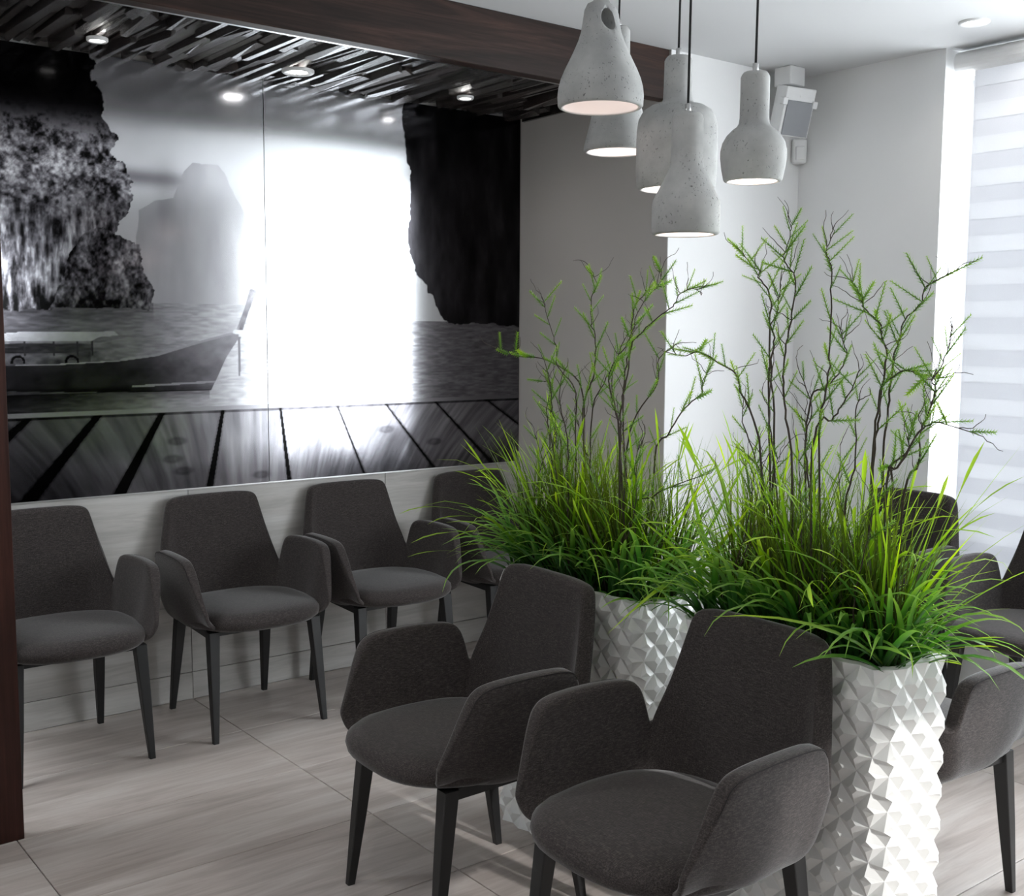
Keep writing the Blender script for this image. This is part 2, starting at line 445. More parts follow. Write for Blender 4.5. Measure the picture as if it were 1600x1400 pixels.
CLIFF_L = [(1.117, 2.60), (1.377, 2.56), (1.446, 2.402), (1.477, 2.267), (1.509, 2.154), (1.567, 2.089), (1.582, 2.018), (1.563, 1.945), (1.525, 1.907), (1.511, 1.823), (1.36, 1.70), (1.28, 1.584), (0.7, 1.562), (0.7, 2.6)]
CLIFF_S = [(1.262, 1.579), (1.307, 1.696), (1.321, 1.767), (1.381, 1.851), (1.453, 1.879), (1.524, 1.859), (1.584, 1.815), (1.599, 1.755), (1.642, 1.671), (1.627, 1.573)]
CLIFF_F = [(1.553, 1.58), (1.588, 1.947), (1.651, 1.988), (1.727, 2.005), (1.768, 2.106), (1.808, 2.147), (1.914, 2.149), (1.98, 2.05), (2.047, 1.953), (2.083, 1.60)]
CLIFF_R = [(2.754, 2.606), (2.774, 2.486), (2.793, 2.364), (2.823, 2.228), (2.811, 1.833), (2.851, 1.749), (2.956, 1.666), (3.027, 1.536), (3.6, 1.518), (3.6, 2.706)]
GAPS = [((1.161, 1.17), (0.95, 0.99), .02), ((1.415, 1.175), (1.144, 0.86), .022), ((1.663, 1.175), (1.482, 0.86), .02), ((1.915, 1.175), (1.851, 0.86), .013),
        ((2.171, 1.178), (2.208, 0.86), .009), ((2.444, 1.17), (2.578, 0.86), .005), ((2.686, 1.175), (2.956, 0.86), .006), ((2.952, 1.178), (3.295, 0.86), .007), ((3.245, 1.178), (3.6, 0.95), .006)]
HULL = [(0.70, 1.36), (1.073, 1.370), (1.243, 1.370), (1.496, 1.382), (1.65, 1.401), (1.811, 1.447), (1.95, 1.483), (1.986, 1.491), (1.99, 1.467), (1.934, 1.388), (1.89, 1.302), (1.868, 1.259), (1.543, 1.259), (1.298, 1.266), (0.70, 1.29)]
CANOPY = [(0.7, 1.470), (1.077, 1.478), (1.111, 1.487), (1.282, 1.49), (1.487, 1.491), (1.502, 1.476), (1.425, 1.47), (1.388, 1.449), (0.7, 1.443)]
CABIN = [(0.7, 1.408), (1.386, 1.41), (1.393, 1.417), (1.497, 1.419), (1.506, 1.382), (1.243, 1.37), (0.7, 1.362)]
PROW = [(1.979, 1.496), (2.017, 1.587), (2.043, 1.667), (2.076, 1.661), (2.038, 1.58), (2.005, 1.492)]
POLE = [(1.986, 1.473), (1.998, 1.473), (1.994, 1.313), (1.987, 1.313)]

def print_colour(x, z):
    # tonal values of the printed landscape (sRGB-like 0..1), then tinted and linearised
    g = 0.80 + 0.10 * (fbm(x * 2.5, z * 4, 3) - .5)
    band = np.exp(-((z - 2.075) / 0.03) ** 2) * sstep(1.95, 1.60, x); g = g - 0.32 * band
    cen = np.exp(-(((x - 2.35) / 0.55) ** 2)); g = g + 0.16 * cen
    g = np.where(z > 2.30, g - 0.16 * sstep(2.30, 2.42, z), g)
    wob = (fbm(x * 9, z * 9, 11) - .5) * 0.03
    far = inpoly(x + wob, z + wob, CLIFF_F); fg = 0.70 + 0.12 * (fbm(x * 16, z * 5, 5) - .5) + 0.16 * sstep(1.75, 2.05, x)
    g = np.where(far, np.minimum(g, fg), g)
    # water
    wl_ = 1.60 + 0 * x; wl_ = np.where(x > 2.7, 1.545, wl_)
    wat = z < wl_
    rip = fbm(x * 26, z * 150, 21, 3)
    gw = 0.47 + 0.22 * sstep(1.3, 2.0, x) + 0.16 * cen + 0.24 * (rip - .5)
    gw = gw - 0.30 * sstep(2.72, 3.05, x) - 0.10 * sstep(1.35, 1.20, z) * sstep(1.7, 1.1, x) - 0.16 * sstep(1.6, 1.0, x)
    g = np.where(wat, gw, g)
    # reflections of rocks on the water
    g = np.where(wat & (z > 1.52) & (x < 1.64), g - 0.16 * (z - 1.52) / 0.08, g)
    # left cliff
    wob2 = (fbm(x * 14, z * 14, 31, 5) - .5) * 0.11
    cl = inpoly(x + wob2, z + wob2 * .7, CLIFF_L)
    veg = .45 * fbm(x * 22, z * 22, 41, 3) + .55 * fbm(x * 75, z * 75, 43, 4); streak = fbm(x * 60, z * 14, 47, 6)
    low = sstep(2.05, 1.85, z)
    gl = 0.40 + 1.75 * (veg - .5); gs = 0.40 + 1.3 * (streak - .5) + .45 * (veg - .5)
    gl = gl * (1 - low) + gs * low
    gl = gl * (1 - .85 * sstep(2.20, 2.36, z + (veg - .5) * .25)) - 0.25 * sstep(1.66, 1.56, z)
    g = np.where(cl, np.clip(gl, 0.03, 0.85), g)
    cs = inpoly(x + wob2 * .5, z + wob2 * .4, CLIFF_S)
    gsm = 0.27 + .9 * (fbm(x * 24, z * 12, 53, 6) - .5) + .7 * (fbm(x * 80, z * 60, 55, 3) - .5) + .12 * sstep(1.40, 1.52, x) - .16 * sstep(1.68, 1.575, z)
    g = np.where(cs, np.clip(gsm, 0.03, 0.8), g)
    # right cliff
    wob3 = (fbm(x * 12, z * 12, 61) - .5) * 0.05
    cr = inpoly(x + wob3, z + wob3, CLIFF_R)
    gr = 0.13 + 0.24 * (fbm(x * 18, z * 6, 67, 5) - .5) + 0.16 * sstep(3.05, 2.82, x) * sstep(2.3, 2.0, z)
    g = np.where(cr, np.clip(gr, 0.02, .5), g)
    # boat
    hu = inpoly(x, z, HULL); gh = 0.17 + 0.30 * sstep(1.45, 1.95, x) + .16 * (fbm(x * 20, z * 30, 71) - .5) + 0.10 * sstep(1.33, 1.42, z)
    gh = gh - .1 * sstep(1.29, 1.265, z)
    g = np.where(hu, gh, g)
    for a, b in zip(HULL[1:7], HULL[2:8]):
        d, t = segdist(x, z, a, b); g = np.where(d < 0.0045, 0.66, g); 
    d, t = segdist(x, z, (1.55, 1.281), (1.885, 1.292)); g = np.where(hu & (d < 0.004), 0.62, g)
    ca = inpoly(x, z, CABIN); g = np.where(ca, 0.36 + .5 * (fbm(x * 22, z * 40, 77) - .5) + .12 * (x > 1.393), g)
    gap_ = (z > 1.41) & (z < 1.446) & (x < 1.40) & ~ca; g = np.where(gap_, g - .14, g)
    cn = inpoly(x, z, CANOPY); g = np.where(cn, 0.70 + .2 * (fbm(x * 30, z * 20, 79) - .5) - .2 * (z < 1.456), g)
    for px in (1.16, 1.26, 1.345, 1.40):
        g = np.where((abs(x - px) < .0035) & (z > 1.40) & (z < 1.455), 0.22, g)
    for px in (1.135, 1.325):
        r_ = np.hypot(x - px, (z - 1.378)); g = np.where((r_ < .026) & (r_ > .017) & (z > 1.372), .07, g)
    pr = inpoly(x, z, PROW); g = np.where(pr, 0.58 + .5 * (fbm(x * 40, z * 22, 83) - .5), g)
    d, t = segdist(x, z, (1.972, 1.491), (2.012, 1.491)); g = np.where(d < 0.007, 0.86, g)
    po = inpoly(x, z, POLE); g = np.where(po, 0.52, g)
    sh = (z < 1.262) & (z > 1.20) & (x < 1.86); g = np.where(sh, g - .18 * sstep(1.20, 1.262, z), g)
    # dock
    top = 1.180
    dk = z < top - .0
    best = np.zeros_like(x); 
    # plank index by counting gap lines to the left
    for a, b, w in GAPS:
        xl = a[0] + (b[0] - a[0]) * (z - a[1]) / (b[1] - a[1]); best += (x > xl)
    pt = best * 17.3
    ang = (x - 2.05) * 1.1
    xs = x - ang * (1.18 - z) * -0.9
    gd = 0.46 + 0.30 * (fbm(xs * 34 + pt, z * 4.2 + pt, 91, 4) - .5) + 0.20 * (fbm(xs * 6 + pt, z * 6 + pt, 93, 3) - .5) + .10 * (vnoise(best * 3.7, best * 0 + .5, 5) - .5) + 0.16 * np.exp(-((x - 2.15) / .5) ** 2)
    gd = gd - .08 * sstep(2.6, 3.4, x) - .12 * sstep(1.5, 1.05, x) - .10 * sstep(1.0, .87, z)
    for (kx, kz) in ((1.72, 1.06), (1.745, .94), (1.70, .99), (2.69, 1.06), (2.95, .99), (2.08, .90)):
        r_ = np.hypot((x - kx) / .030, (z - kz) / .012); gd = gd - .09 * np.exp(-(r_ - 1) ** 2 * 5) - .12 * np.exp(-r_ ** 2)
    for a, b, w in GAPS:
        d, t = segdist(x, z, a, b); ww = w * (.55 + .55 * t); gd = np.where(d < ww, 0.05, np.where(d < ww + .006, gd - .08, gd))
    g = np.where(dk, gd, g)
    edge = (z > top - .003) & (z < top + .012); g = np.where(edge, .66 - .25 * sstep(2.7, 3.3, x), g)
    un = (z > top - .014) & (z <= top - .003); g = np.where(un, g - .22, g)
    g = np.clip(g, 0.015, 1.0)
    lin = g ** 2.2
    col = np.stack([lin * (.96 + .08 * (1 - g)), lin * (.985 - .03 * (1 - g)), lin * (1.0 + .12 * (1 - g)), np.ones_like(lin)], -1)
    return col

n = N('mural_print'); at = n.new('Attribute', attribute_name='ink')
v = n.coord('Object', (1, 1, 1)); f = n.noise(v, 260, 2); 
col = n.mix(0.12, at.outputs['Color'], n.ramp(f, [(0.3, (0.6, 0.6, 0.6, 1)), (0.7, (1, 1, 1, 1))]), 'MULTIPLY')
n.base(col).set(Roughness=0.14, Metallic=0.82, Specular_IOR_Level=0.4); M['mural_print'] = n.m

mural = empty('landscape_mural', (2.115, 0.0, 0.868))
tag(mural, 'large black and white lake mural of cliffs, longtail boat and plank dock', 'mural')
ZM0, ZM1 = 0.868, 2.505
def panel(x0, x1):
    nx = int((x1 - x0) / 0.0034); nz = int((ZM1 - ZM0) / 0.0034)
    X, Z = np.meshgrid(np.linspace(x0, x1, nx + 1), np.linspace(ZM0, ZM1, nz + 1))
    co = np.stack([X - 2.115, np.full_like(X, -0.012), Z - ZM0], -1).reshape(-1, 3).astype(np.float32)
    i = np.arange(nx)[None, :] + (nx + 1) * np.arange(nz)[:, None]
    q = np.stack([i, i + 1, i + nx + 2, i + nx + 1], -1).reshape(-1, 4)
    me = bpy.data.meshes.new('mural_panel'); me.vertices.add(len(co)); me.vertices.foreach_set('co', co.ravel())
    me.loops.add(q.size); me.loops.foreach_set('vertex_index', q.ravel().astype(np.int32))
    me.polygons.add(len(q)); me.polygons.foreach_set('loop_start', np.arange(0, q.size, 4, dtype=np.int32))
    me.update(calc_edges=True); me.validate()
    at_ = me.attributes.new('ink', 'FLOAT_COLOR', 'POINT')
    at_.data.foreach_set('color', print_colour(X.ravel(), Z.ravel()).astype(np.float32).ravel())
    p = link('mural_panel', me, M['mural_print'], mural)
    b = box('panel_backing', x0 - 2.115, x1 - 2.115, -0.0118, -0.0005, 0, ZM1 - ZM0, M['steel'], p)
panel(0.78, 2.1135); panel(2.1165, XG - 0.003)

# ------------------------------------------------------------------ chairs
def chair_meshes():
    H = [(0.00, 0.205, 0.0, 0.268, .846), (.055, .206, .065, .268, .846), (.105, .204, .122, .266, .845), (.145, .20, .165, .262, .840),
         (.172, .193, .185, .256, .826), (.19, .183, .194, .248, .790), (.203, .174, .207, .234, .730), (.212, .164, .221, .214, .665),
         (.220, .152, .236, .196, .605), (.226, .140, .246, .184, .566), (.231, .126, .253, .172, .550), (.235, .112, .259, .160, .562), (.239, .096, .264, .151, .604), (.242, .078, .268, .140, .642),
         (.244, .058, .271, .122, .663), (.247, .030, .275, .085, .671), (.250, -.01, .279, .020, .674), (.252, -.05, .281, -.045, .674), (.253, -.09, .281, -.105, .671),
         (.252, -.122, .279, -.146, .664), (.250, -.150, .276, -.172, .645), (.247, -.176, .270, -.196, .596), (.241, -.204, .260, -.222, .532), (.230, -.232, .248, -.250, .474)]
    cols = [(-a, b, -c, d, e) for a, b, c, d, e in reversed(H[1:])] + H
    R = 9; V = []; F = []
    for bx, by, tx, ty, tz in cols:
        fr_ = min(max((-by - .06) / .12, 0), 1); P0 = Vector((bx * (.78 - .10 * fr_), by * .80, .402 + .012 * fr_)); P3 = Vector((tx, ty, tz)); hh = tz - .402
        P1 = Vector((bx * (1.06 - .10 * fr_), by * 1.06, .400 + .022 * fr_)); P2 = Vector((bx + (tx - bx) * .45, by + (ty - by) * .40, .402 + hh * .38))
        for r in range(R):
            t = (r / (R - 1)) ** .85
            V.append(P0 * (1 - t) ** 3 + P1 * 3 * t * (1 - t) ** 2 + P2 * 3 * t * t * (1 - t) + P3 * t ** 3)
    for i in range(len(cols) - 1):
        for r in range(R - 1):
            a = i * R + r; F.append((a, a + 1, a + R + 1, a + R))
    me = mesh('shell', V, F); bm = bmesh.new(); bm.from_mesh(me); bmesh.ops.recalc_face_normals(bm, faces=bm.faces); bm.to_mesh(me); bm.free()
    o = link('tmp', me); vg = o.vertex_groups.new(name='thick'); nc_ = len(cols)
    tp = {0: .30, 1: .5, 2: .72, 3: .9}
    for i in range(nc_):
        w_ = tp.get(min(i, nc_ - 1 - i), 1.0)
        vg.add([i * R + r for r in range(R)], w_, 'REPLACE')
    s = o.modifiers.new('s', 'SOLIDIFY'); s.vertex_group = 'thick'; s.thickness = 0.042; s.offset = 0.0; s.use_even_offset = False; s.edge_crease_outer = .45; s.edge_crease_inner = .35; s.edge_crease_rim = .2
    u = o.modifiers.new('u', 'SUBSURF'); u.levels = 2; u.render_levels = 2
    shell = evaluated(o, 'shell'); shell.polygons.foreach_set('use_smooth', [True] * len(shell.polygons)); shell.materials.append(M['taupe_fabric'])
    # seams: just under the rim of each arm, on the outer side
    bm = bmesh.new(); bm.from_mesh(shell); bvh = BVHTree.FromBMesh(bm); bm.free()
    seam = []
    for sg in (-1, 1):
        sv = []; sf = []
        pts = [Vector((sg * (c + .030), d, e - .004)) for a, b, c, d, e in H[13:22]]
        pts = [bvh.find_nearest(p)[0] for p in catmull(pts, 3)]
        tube_data(pts, 0.0014, 5, sv, sf)
        sm_ = mesh('seam', sv, sf, True); sm_.materials.append(M['seam_thread']); seam.append(sm_)
    # seat
    NA = 40; rings = []
    def outline(k, z, dy=0.0):
        out = []
        for i in range(NA):
            a = 2 * PI * i / NA; c_, s_ = math.cos(a), math.sin(a)
            ex = 2 / 2.7; px = .260 * math.copysign(abs(c_) ** ex, c_); py = .245 * math.copysign(abs(s_) ** ex, s_) - .045
            if s_ < 0: py = -.045 - .268 * abs(s_) ** (2 / 2.35)
            out.append((px * k, (py + .045) * k - .045, z))
        return out
    for k, z in ((.25, .4765), (.55, .475), (.80, .471), (.93, .463), (.99, .449), (1.0, .435), (.985, .420), (.93, .408), (.8, .400), (.4, .398)): rings.append(outline(k, z))
    V = [p for r in rings for p in r]; F = []
    for j in range(len(rings) - 1):
        for i in range(NA):
            i2 = (i + 1) % NA; F.append((j * NA + i, (j + 1) * NA + i, (j + 1) * NA + i2, j * NA + i2))
    F.append(tuple(range(NA))); F.append(tuple(range((len(rings) - 1) * NA + NA - 1, (len(rings) - 1) * NA - 1, -1)))
    seat = mesh('seat', V, F, True); seat.materials.append(M['taupe_fabric'])
    # frame under the seat
    bm = bmesh.new()
    for sg in (-1, 1):
        vv, ff = [], []
        me_ = None
        a = Vector((sg * .205, -.185, .388)); b = Vector((sg * .180, .165, .388))
        for p in (a, b):
            for dx in (-.012, .012):
                for dz in (-.014, .014): vv.append(bm.verts.new((p.x + dx, p.y, p.z + dz)))
        for q in ((0, 1, 3, 2), (4, 6, 7, 5), (0, 4, 5, 1), (2, 3, 7, 6), (0, 2, 6, 4), (1, 5, 7, 3)): bm.faces.new([vv[i] for i in q])
    box_bm(-.205, .205, -.16, -.135, .374, .398, 0, 1, bm); box_bm(-.19, .19, .12, .145, .374, .398, 0, 1, bm)
    bmesh.ops.recalc_face_normals(bm, faces=bm.faces)
    frame = bm_mesh('seat_frame', bm); frame.materials.append(M['black_metal'])
    legs = []
    for (tx, ty, fx, fy) in ((-.205, -.190, -.222, -.238), (.205, -.190, .222, -.238), (-.180, .170, -.198, .232), (.180, .170, .198, .232)):
        bm = bmesh.new(); vv = []
        for (cx, cy, z, h) in ((fx, fy, 0.0, .0105), (fx + (tx - fx) * .5, fy + (ty - fy) * .5, .2, .0165), (tx, ty, .402, .0205)):
            vv.append([bm.verts.new((cx + a * h, cy + b * h, z)) for a, b in ((-1, -1), (1, -1), (1, 1), (-1, 1))])
        for k in range(2):
            for i in range(4): bm.faces.new((vv[k][i], vv[k][(i + 1) % 4], vv[k + 1][(i + 1) % 4], vv[k + 1][i]))
        bm.faces.new(list(reversed(vv[0]))); bm.faces.new(vv[2])
        bmesh.ops.recalc_face_normals(bm, faces=bm.faces)
        ed = [e for e in bm.edges if abs(e.verts[0].co.z - e.verts[1].co.z) > .05]
        bmesh.ops.bevel(bm, geom=ed, offset=.003, segments=2, affect='EDGES', profile=.5)
        me = bm_mesh('leg', bm); me.materials.append(M['black_metal']); legs.append(me)
    return shell, seam, seat, frame, legs
SHELL, SEAM, SEAT, FRAME, LEGS = chair_meshes()
def chair(loc, rot, label, group):
    t = empty('armchair', (loc[0], loc[1], 0), math.radians(rot)); tag(t, label, 'chair', group)
    s = link('shell', SHELL, None, t); s['label'] = 'wrap-around upholstered back and arms with notches'
    for q in SEAM: link('seam', q, None, s)
    link('seat', SEAT, None, t); link('seat_frame', FRAME, None, t)
    for l in LEGS: link('leg', l, None, t)
    return t
g1 = 'grey armchairs in a row under the mural'; g2 = 'grey armchairs in front of the planters'; g3 = 'grey armchairs along the window wall'
chair((1.172, -.295), 0, 'dark grey armchair under the mural beside the wooden column', g1)
chair((1.850, -.300), 0, 'dark grey armchair under the mural, second from the wooden column', g1)
chair((2.470, -.300), 0, 'dark grey armchair under the mural, third from the wooden column', g1)
chair((3.130, -.295), 0, 'dark grey armchair under the mural farthest from the column, half hidden by grass', g1)
chair((1.710, -1.987), -93, 'dark grey armchair standing in front of the farther white planter', g2)
chair((1.757, -2.694), -90, 'dark grey armchair nearest the camera in front of the nearer white planter', g2)
chair((2.640, -2.655), 90, 'grey armchair behind the nearer planter, cut off at right edge, sunlit arm', None)
chair((3.985, -1.680), -90, 'dark grey armchair against window wall, mostly hidden behind the grass', g3)
chair((3.965, -2.385), -90, 'dark grey armchair before the blind, cut off by the right edge', g3)

# ------------------------------------------------------------------ planters
def planter_mesh(LY, LX, HZ):
    hx, hy = LX / 2, LY / 2; rc = .028
    # perimeter polyline (rounded rectangle), counter-clockwise
    per = []
    for cx, cy, a0 in ((hx - rc, hy - rc, 0), (-hx + rc, hy - rc, 90), (-hx + rc, -hy + rc, 180), (hx - rc, -hy + rc, 270)):
        for k in range(7):
            a = math.radians(a0 + 90 * k / 6); per.append(Vector((cx + rc * math.cos(a), cy + rc * math.sin(a))))
    L = [0.0]
    for i in range(len(per)): L.append(L[-1] + (per[(i + 1) % len(per)] - per[i]).length)
    tot = L[-1]
    def at(s):
        s %= tot
        for i in range(len(per)):
            if L[i] <= s <= L[i + 1]:
                a, b = per[i], per[(i + 1) % len(per)]; t = (s - L[i]) / max(L[i + 1] - L[i], 1e-9); p = a.lerp(b, t)
                d = (b - a).normalized(); return p, Vector((d.y, -d.x))
    nc = int(round(tot / .0785)); w = tot / nc; nr = 10; h = HZ / nr
    bm = bmesh.new(); cache = {}
    def P(su, sv, out):
        key = (round(su * 1000) % (nc * 1000), round(sv * 1000), round(out, 4))
        if key not in cache:
            p, nn = at(su * w); q = p + nn * out; cache[key] = bm.verts.new((q.x, q.y, min(max(sv * h, 0), HZ)))
        return cache[key]
    D = .0125
    for c in range(nc):
        for r in range(-1, 2 * nr):
            cu = c + (.5 if r % 2 else 0.0); cv = (r + 1) / 2.0
            full_lo = cv - .5 >= -1e-6; full_hi = cv + .5 <= nr + 1e-6
            base = [(cu - .5, cv), (cu, cv - .5), (cu + .5, cv), (cu, cv + .5)]
            k = .30
            tops = [(cu - .5 * k, cv), (cu, cv - .5 * k), (cu + .5 * k, cv), (cu, cv + .5 * k)]
            if full_lo and full_hi:
                b = [P(a, d, 0) for a, d in base]; t = [P(a, d, D) for a, d in tops]
                for i in range(4): bm.faces.new((b[i], b[(i + 1) % 4], t[(i + 1) % 4], t[i]))
                bm.faces.new(t)
            elif not full_lo and full_hi:   # half cell at the bottom
                if cv < -1e-6: continue
                b0, b2, b3 = P(cu - .5, cv, 0), P(cu + .5, cv, 0), P(cu, cv + .5, 0); m = P(cu, cv, D)
                bm.faces.new((b0, m, b3)); bm.faces.new((m, b2, b3))
            elif full_lo and not full_hi:
                if cv > nr + 1e-6: continue
                b0, b2, b1 = P(cu - .5, cv, 0), P(cu + .5, cv, 0), P(cu, cv - .5, 0); m = P(cu, cv, D * .8)
                bm.faces.new((b0, b1, m)); bm.faces.new((b1, b2, m))
    # rim: from top boundary inward, then down
    bm.verts.ensure_lookup_table()
    edges = [e for e in bm.edges if e.is_boundary and all(abs(v_.co.z - HZ) < 1e-5 for v_ in e.verts)]
    r1 = bmesh.ops.extrude_edge_only(bm, edges=edges); nv = [g for g in r1['geom'] if isinstance(g, bmesh.types.BMVert)]
    for v_ in nv: v_.co.x *= (hx - .022) / hx; v_.co.y *= (hy - .022) / hy
    ne = [g for g in r1['geom'] if isinstance(g, bmesh.types.BMEdge)]
    r2 = bmesh.ops.extrude_edge_only(bm, edges=ne)
    for v_ in [g for g in r2['geom'] if isinstance(g, bmesh.types.BMVert)]: v_.co.z -= .07
    bmesh.ops.recalc_face_normals(bm, faces=bm.faces)
    return bm_mesh('planter_body', bm)

PH = .785
PL = planter_mesh(.60, .232, PH); PL.materials.append(M['planter_white'])
def planter(cx, cy, label):
    t = empty('planter_box', (cx, cy, 0)); tag(t, label, 'planter', 'white faceted planter boxes')
    link('planter_body', PL, None, t)
    box('soil', -.098, .098, -.282, .282, PH - .09, PH - .03, M['soil'], t)
    return t
PA = (2.190, -1.950); PBx = (2.190, -2.695)
planter(PA[0], PA[1], 'white diamond-faceted planter box farther from camera')
planter(PBx[0], PBx[1], 'white diamond-faceted planter box nearer the camera, brightly lit end')

# ------------------------------------------------------------------ plants
def blade_mesh(name, curve, width, nseg=8, fold=.25, taper=.55, leaf=False, mat=None, curl=0.0):
    # unit-length blade growing from the origin upward and arching towards +X; curve = total bend in degrees
    V = []; F = []; tf = []; p = Vector((0, 0, 0)); a = math.radians(4)
    for i in range(nseg + 1):
        t = i / nseg
        if leaf:
            w = width * (.45 if t < .80 else (.45 + 1.35 * math.sin(min((t - .80) / .20, 1) * PI) ** .8)) * (1 if t < 1 else .02)
        else:
            w = width * (.55 + .45 * math.sin(min(t / taper, 1) * PI / 2)) * (1 - max(0, (t - taper) / (1 - taper)) ** 1.6 * .98)
        n_ = Vector((-math.cos(a), 0, math.sin(a)))
        V += [tuple(p + Vector((0, -w / 2, 0)) + n_ * (w * fold)), tuple(p), tuple(p + Vector((0, w / 2, 0)) + n_ * (w * fold))]
        tf += [t] * 3
        st = 1.0 / nseg; p = p + Vector((math.sin(a), 0, math.cos(a))) * st
        a += math.radians(curve) / nseg * (.4 + 1.2 * t) + (math.radians(curl) / nseg * 5 if t > .78 else 0)
    for i in range(nseg):
        b = i * 3; F += [(b, b + 1, b + 4, b + 3), (b + 1, b + 2, b + 5, b + 4)]
    me = mesh(name, V, F, True); at_ = me.attributes.new('tipfac', 'FLOAT', 'POINT'); at_.data.foreach_set('value', tf)
    if mat: me.materials.append(mat)
    return me
BB = [blade_mesh('blade', c, w, 9, .28, .5, False, M['broad_blade'], cu) for c, w, cu in
      ((60, .042, 0), (95, .046, 0), (120, .046, 0), (135, .05, 0), (100, .034, 60), (80, .055, 0), (150, .036, 0))]
TB = [blade_mesh('blade', c, w, 8, .25, .45, False, M['tall_blade']) for c, w in ((14, .011), (26, .014), (42, .013), (8, .010), (70, .013), (110, .014), (145, .013))]
TL = [blade_mesh('blade', c, w, 14, .2, .5, True, M['tall_blade']) for c, w in ((28, .012), (55, .011), (18, .010), (100, .012), (75, .014))]

def place_blade(name, me, parent, pos, az, tilt, L, roll=0.0, wid=1.0):
    m = Matrix.Rotation(az, 4, 'Z') @ Matrix.Rotation(tilt, 4, 'Y') @ Matrix.Rotation(roll, 4, 'Z')
    b0 = Vector(pos) + parent.location
    for v_ in me.vertices:           # keep blades out of the chair backs that touch the planters
        q = m @ Vector((v_.co.x * L, v_.co.y * L * wid, v_.co.z * L)) + b0
        if (q.z < .850 and 1.90 + .10 * (q.z - .45) / .4 - .02 < q.x < 2.070 and (-2.22 < q.y < -1.77 or -2.93 < q.y < -2.46)) or (q.z < .86 and q.x > 2.31 and -2.92 < q.y < -2.40): return None
        if q.z < .80 and 2.055 < q.x < 2.325 and abs(q.y - parent.location.y) > .5: return None
    o = link(name, me, None, parent); o.rotation_mode = 'XYZ'
    o.rotation_euler = m.to_euler(); o.location = pos; o.scale = (L, L * wid, L); return o

def joined(name, meshes_tf, mat, parent, kind='stuff'):
    V = []; F = []; TF = []
    for me, mx in meshes_tf:
        b = len(V); V += [tuple(mx @ v_.co) for v_ in me.vertices]; F += [tuple(b + i for i in p.vertices) for p in me.polygons]
        vals = [0.0] * len(me.vertices); me.attributes['tipfac'].data.foreach_get('value', vals); TF += vals
    m = mesh(name, V, F, True); a = m.attributes.new('tipfac', 'FLOAT', 'POINT'); a.data.foreach_set('value', TF); m.materials.append(mat)
    o = link(name, m, None, parent)
    if kind: o['kind'] = kind
    return o

def needle_sprig(name, seed):
    r = random.Random(seed); V = []; F = []; tf = []
    tube_data([(0, 0, 0), (.02, 0, .5), (0, 0, 1)], [.022, .014, .006], 4, V, F, False); tf = [0.1] * len(V)
    for i in range(60):
        t = .06 + .92 * i / 60; az = i * 2.4; L = .21 * (1 - .35 * t); up = .15
        d = Vector((math.cos(az), math.sin(az), .5)).normalized(); s_ = d.cross(Vector((0, 0, 1))).normalized() * .022
        p = Vector((0, 0, t)); b = len(V); V += [tuple(p - s_), tuple(p + s_), tuple(p + d * L)]; F.append((b, b + 1, b + 2)); tf += [t * .6, t * .6, .5 + t * .5]
    me = mesh(name, V, F); a = me.attributes.new('tipfac', 'FLOAT', 'POINT'); a.data.foreach_set('value', tf); me.materials.append(M['needle']); return me
SPR = [needle_sprig('needle_sprig', s) for s in (1, 2, 3)]

def twig(pts2d, xoff, seed, label, group, r0=.0032, base=None):
    r = random.Random(seed); n_ = len(pts2d); nb = 1 if base else 0
    drift = r.uniform(-.05, .05)
    pts = [Vector((2.17 + xoff + drift * i / n_, y, z)) for i, (y, z) in enumerate(pts2d)]
    if base: pts = [Vector(base)] + pts
    root = empty('twig_branch', pts[0]); tag(root, label, 'branch', group)
    o0 = pts[0]
    sm = catmull([p - o0 for p in pts], 5)
    # small crookedness
    sm = [p + Vector((r.uniform(-1, 1), r.uniform(-1, 1), 0)) * .0022 for p in sm]
    rad = [r0 * (1 - .72 * i / len(sm)) for i in range(len(sm))]
    link('stem', tube('stem', sm, rad, 5), M['twig_bark'], root)
    L = len(sm); side = r.choice((-1, 1)); i = int(L * (.22 if base else .12)); 
    while i < L - 2:
        p = sm[i]; t = (sm[min(i + 1, L - 1)] - sm[i - 1]).normalized()
        d = (t * r.uniform(.5, 1.0) + Vector((r.uniform(-.5, .5), side * r.uniform(.35, 1.0), r.uniform(.05, .5)))).normalized()
        ln = r.uniform(.05, .09)
        q = d.to_track_quat('Z', 'Y')
        if p.z + o0.z > .98:
            s_ = link('needle_sprig', r.choice(SPR), None, root, p); s_.rotation_euler = q.to_euler(); s_.scale = (ln * .8, ln * .8, ln)
            if r.random() < .22:
                c = p; cp = [c]; dd = d.copy(); dd.y *= -1
                for k in range(6): dd = (dd + Vector((r.uniform(-.5, .5), r.uniform(-.6, .6), r.uniform(-.2, .5)))).normalized(); c = c + dd * .014; cp.append(c)
                link('tendril', tube('tendril', cp, [.0011 * (1 - .6 * k / 7) for k in range(7)], 4), M['twig_bark'], root)
        side *= -1; i += r.choice((2, 2, 3))
    # tip: sprig and two curly tendrils
    tip = sm[-1]; t = (sm[-1] - sm[-3]).normalized()
    for k in range(2):
        c = tip.copy() if k else sm[-4].copy(); cp = [c.copy()]; dd = (t + Vector((r.uniform(-.4, .4), r.uniform(-.7, .7), r.uniform(-.3, .4)))).normalized()
        for q_ in range(7): dd = (dd + Vector((r.uniform(-.5, .5), r.uniform(-.55, .55), r.uniform(-.35, .45)))).normalized(); c = c + dd * .010; cp.append(c.copy())
        link('tendril', tube('tendril', cp, [.0011 * (1 - .6 * q_ / 8) for q_ in range(8)], 4), M['twig_bark'], root)
    return root

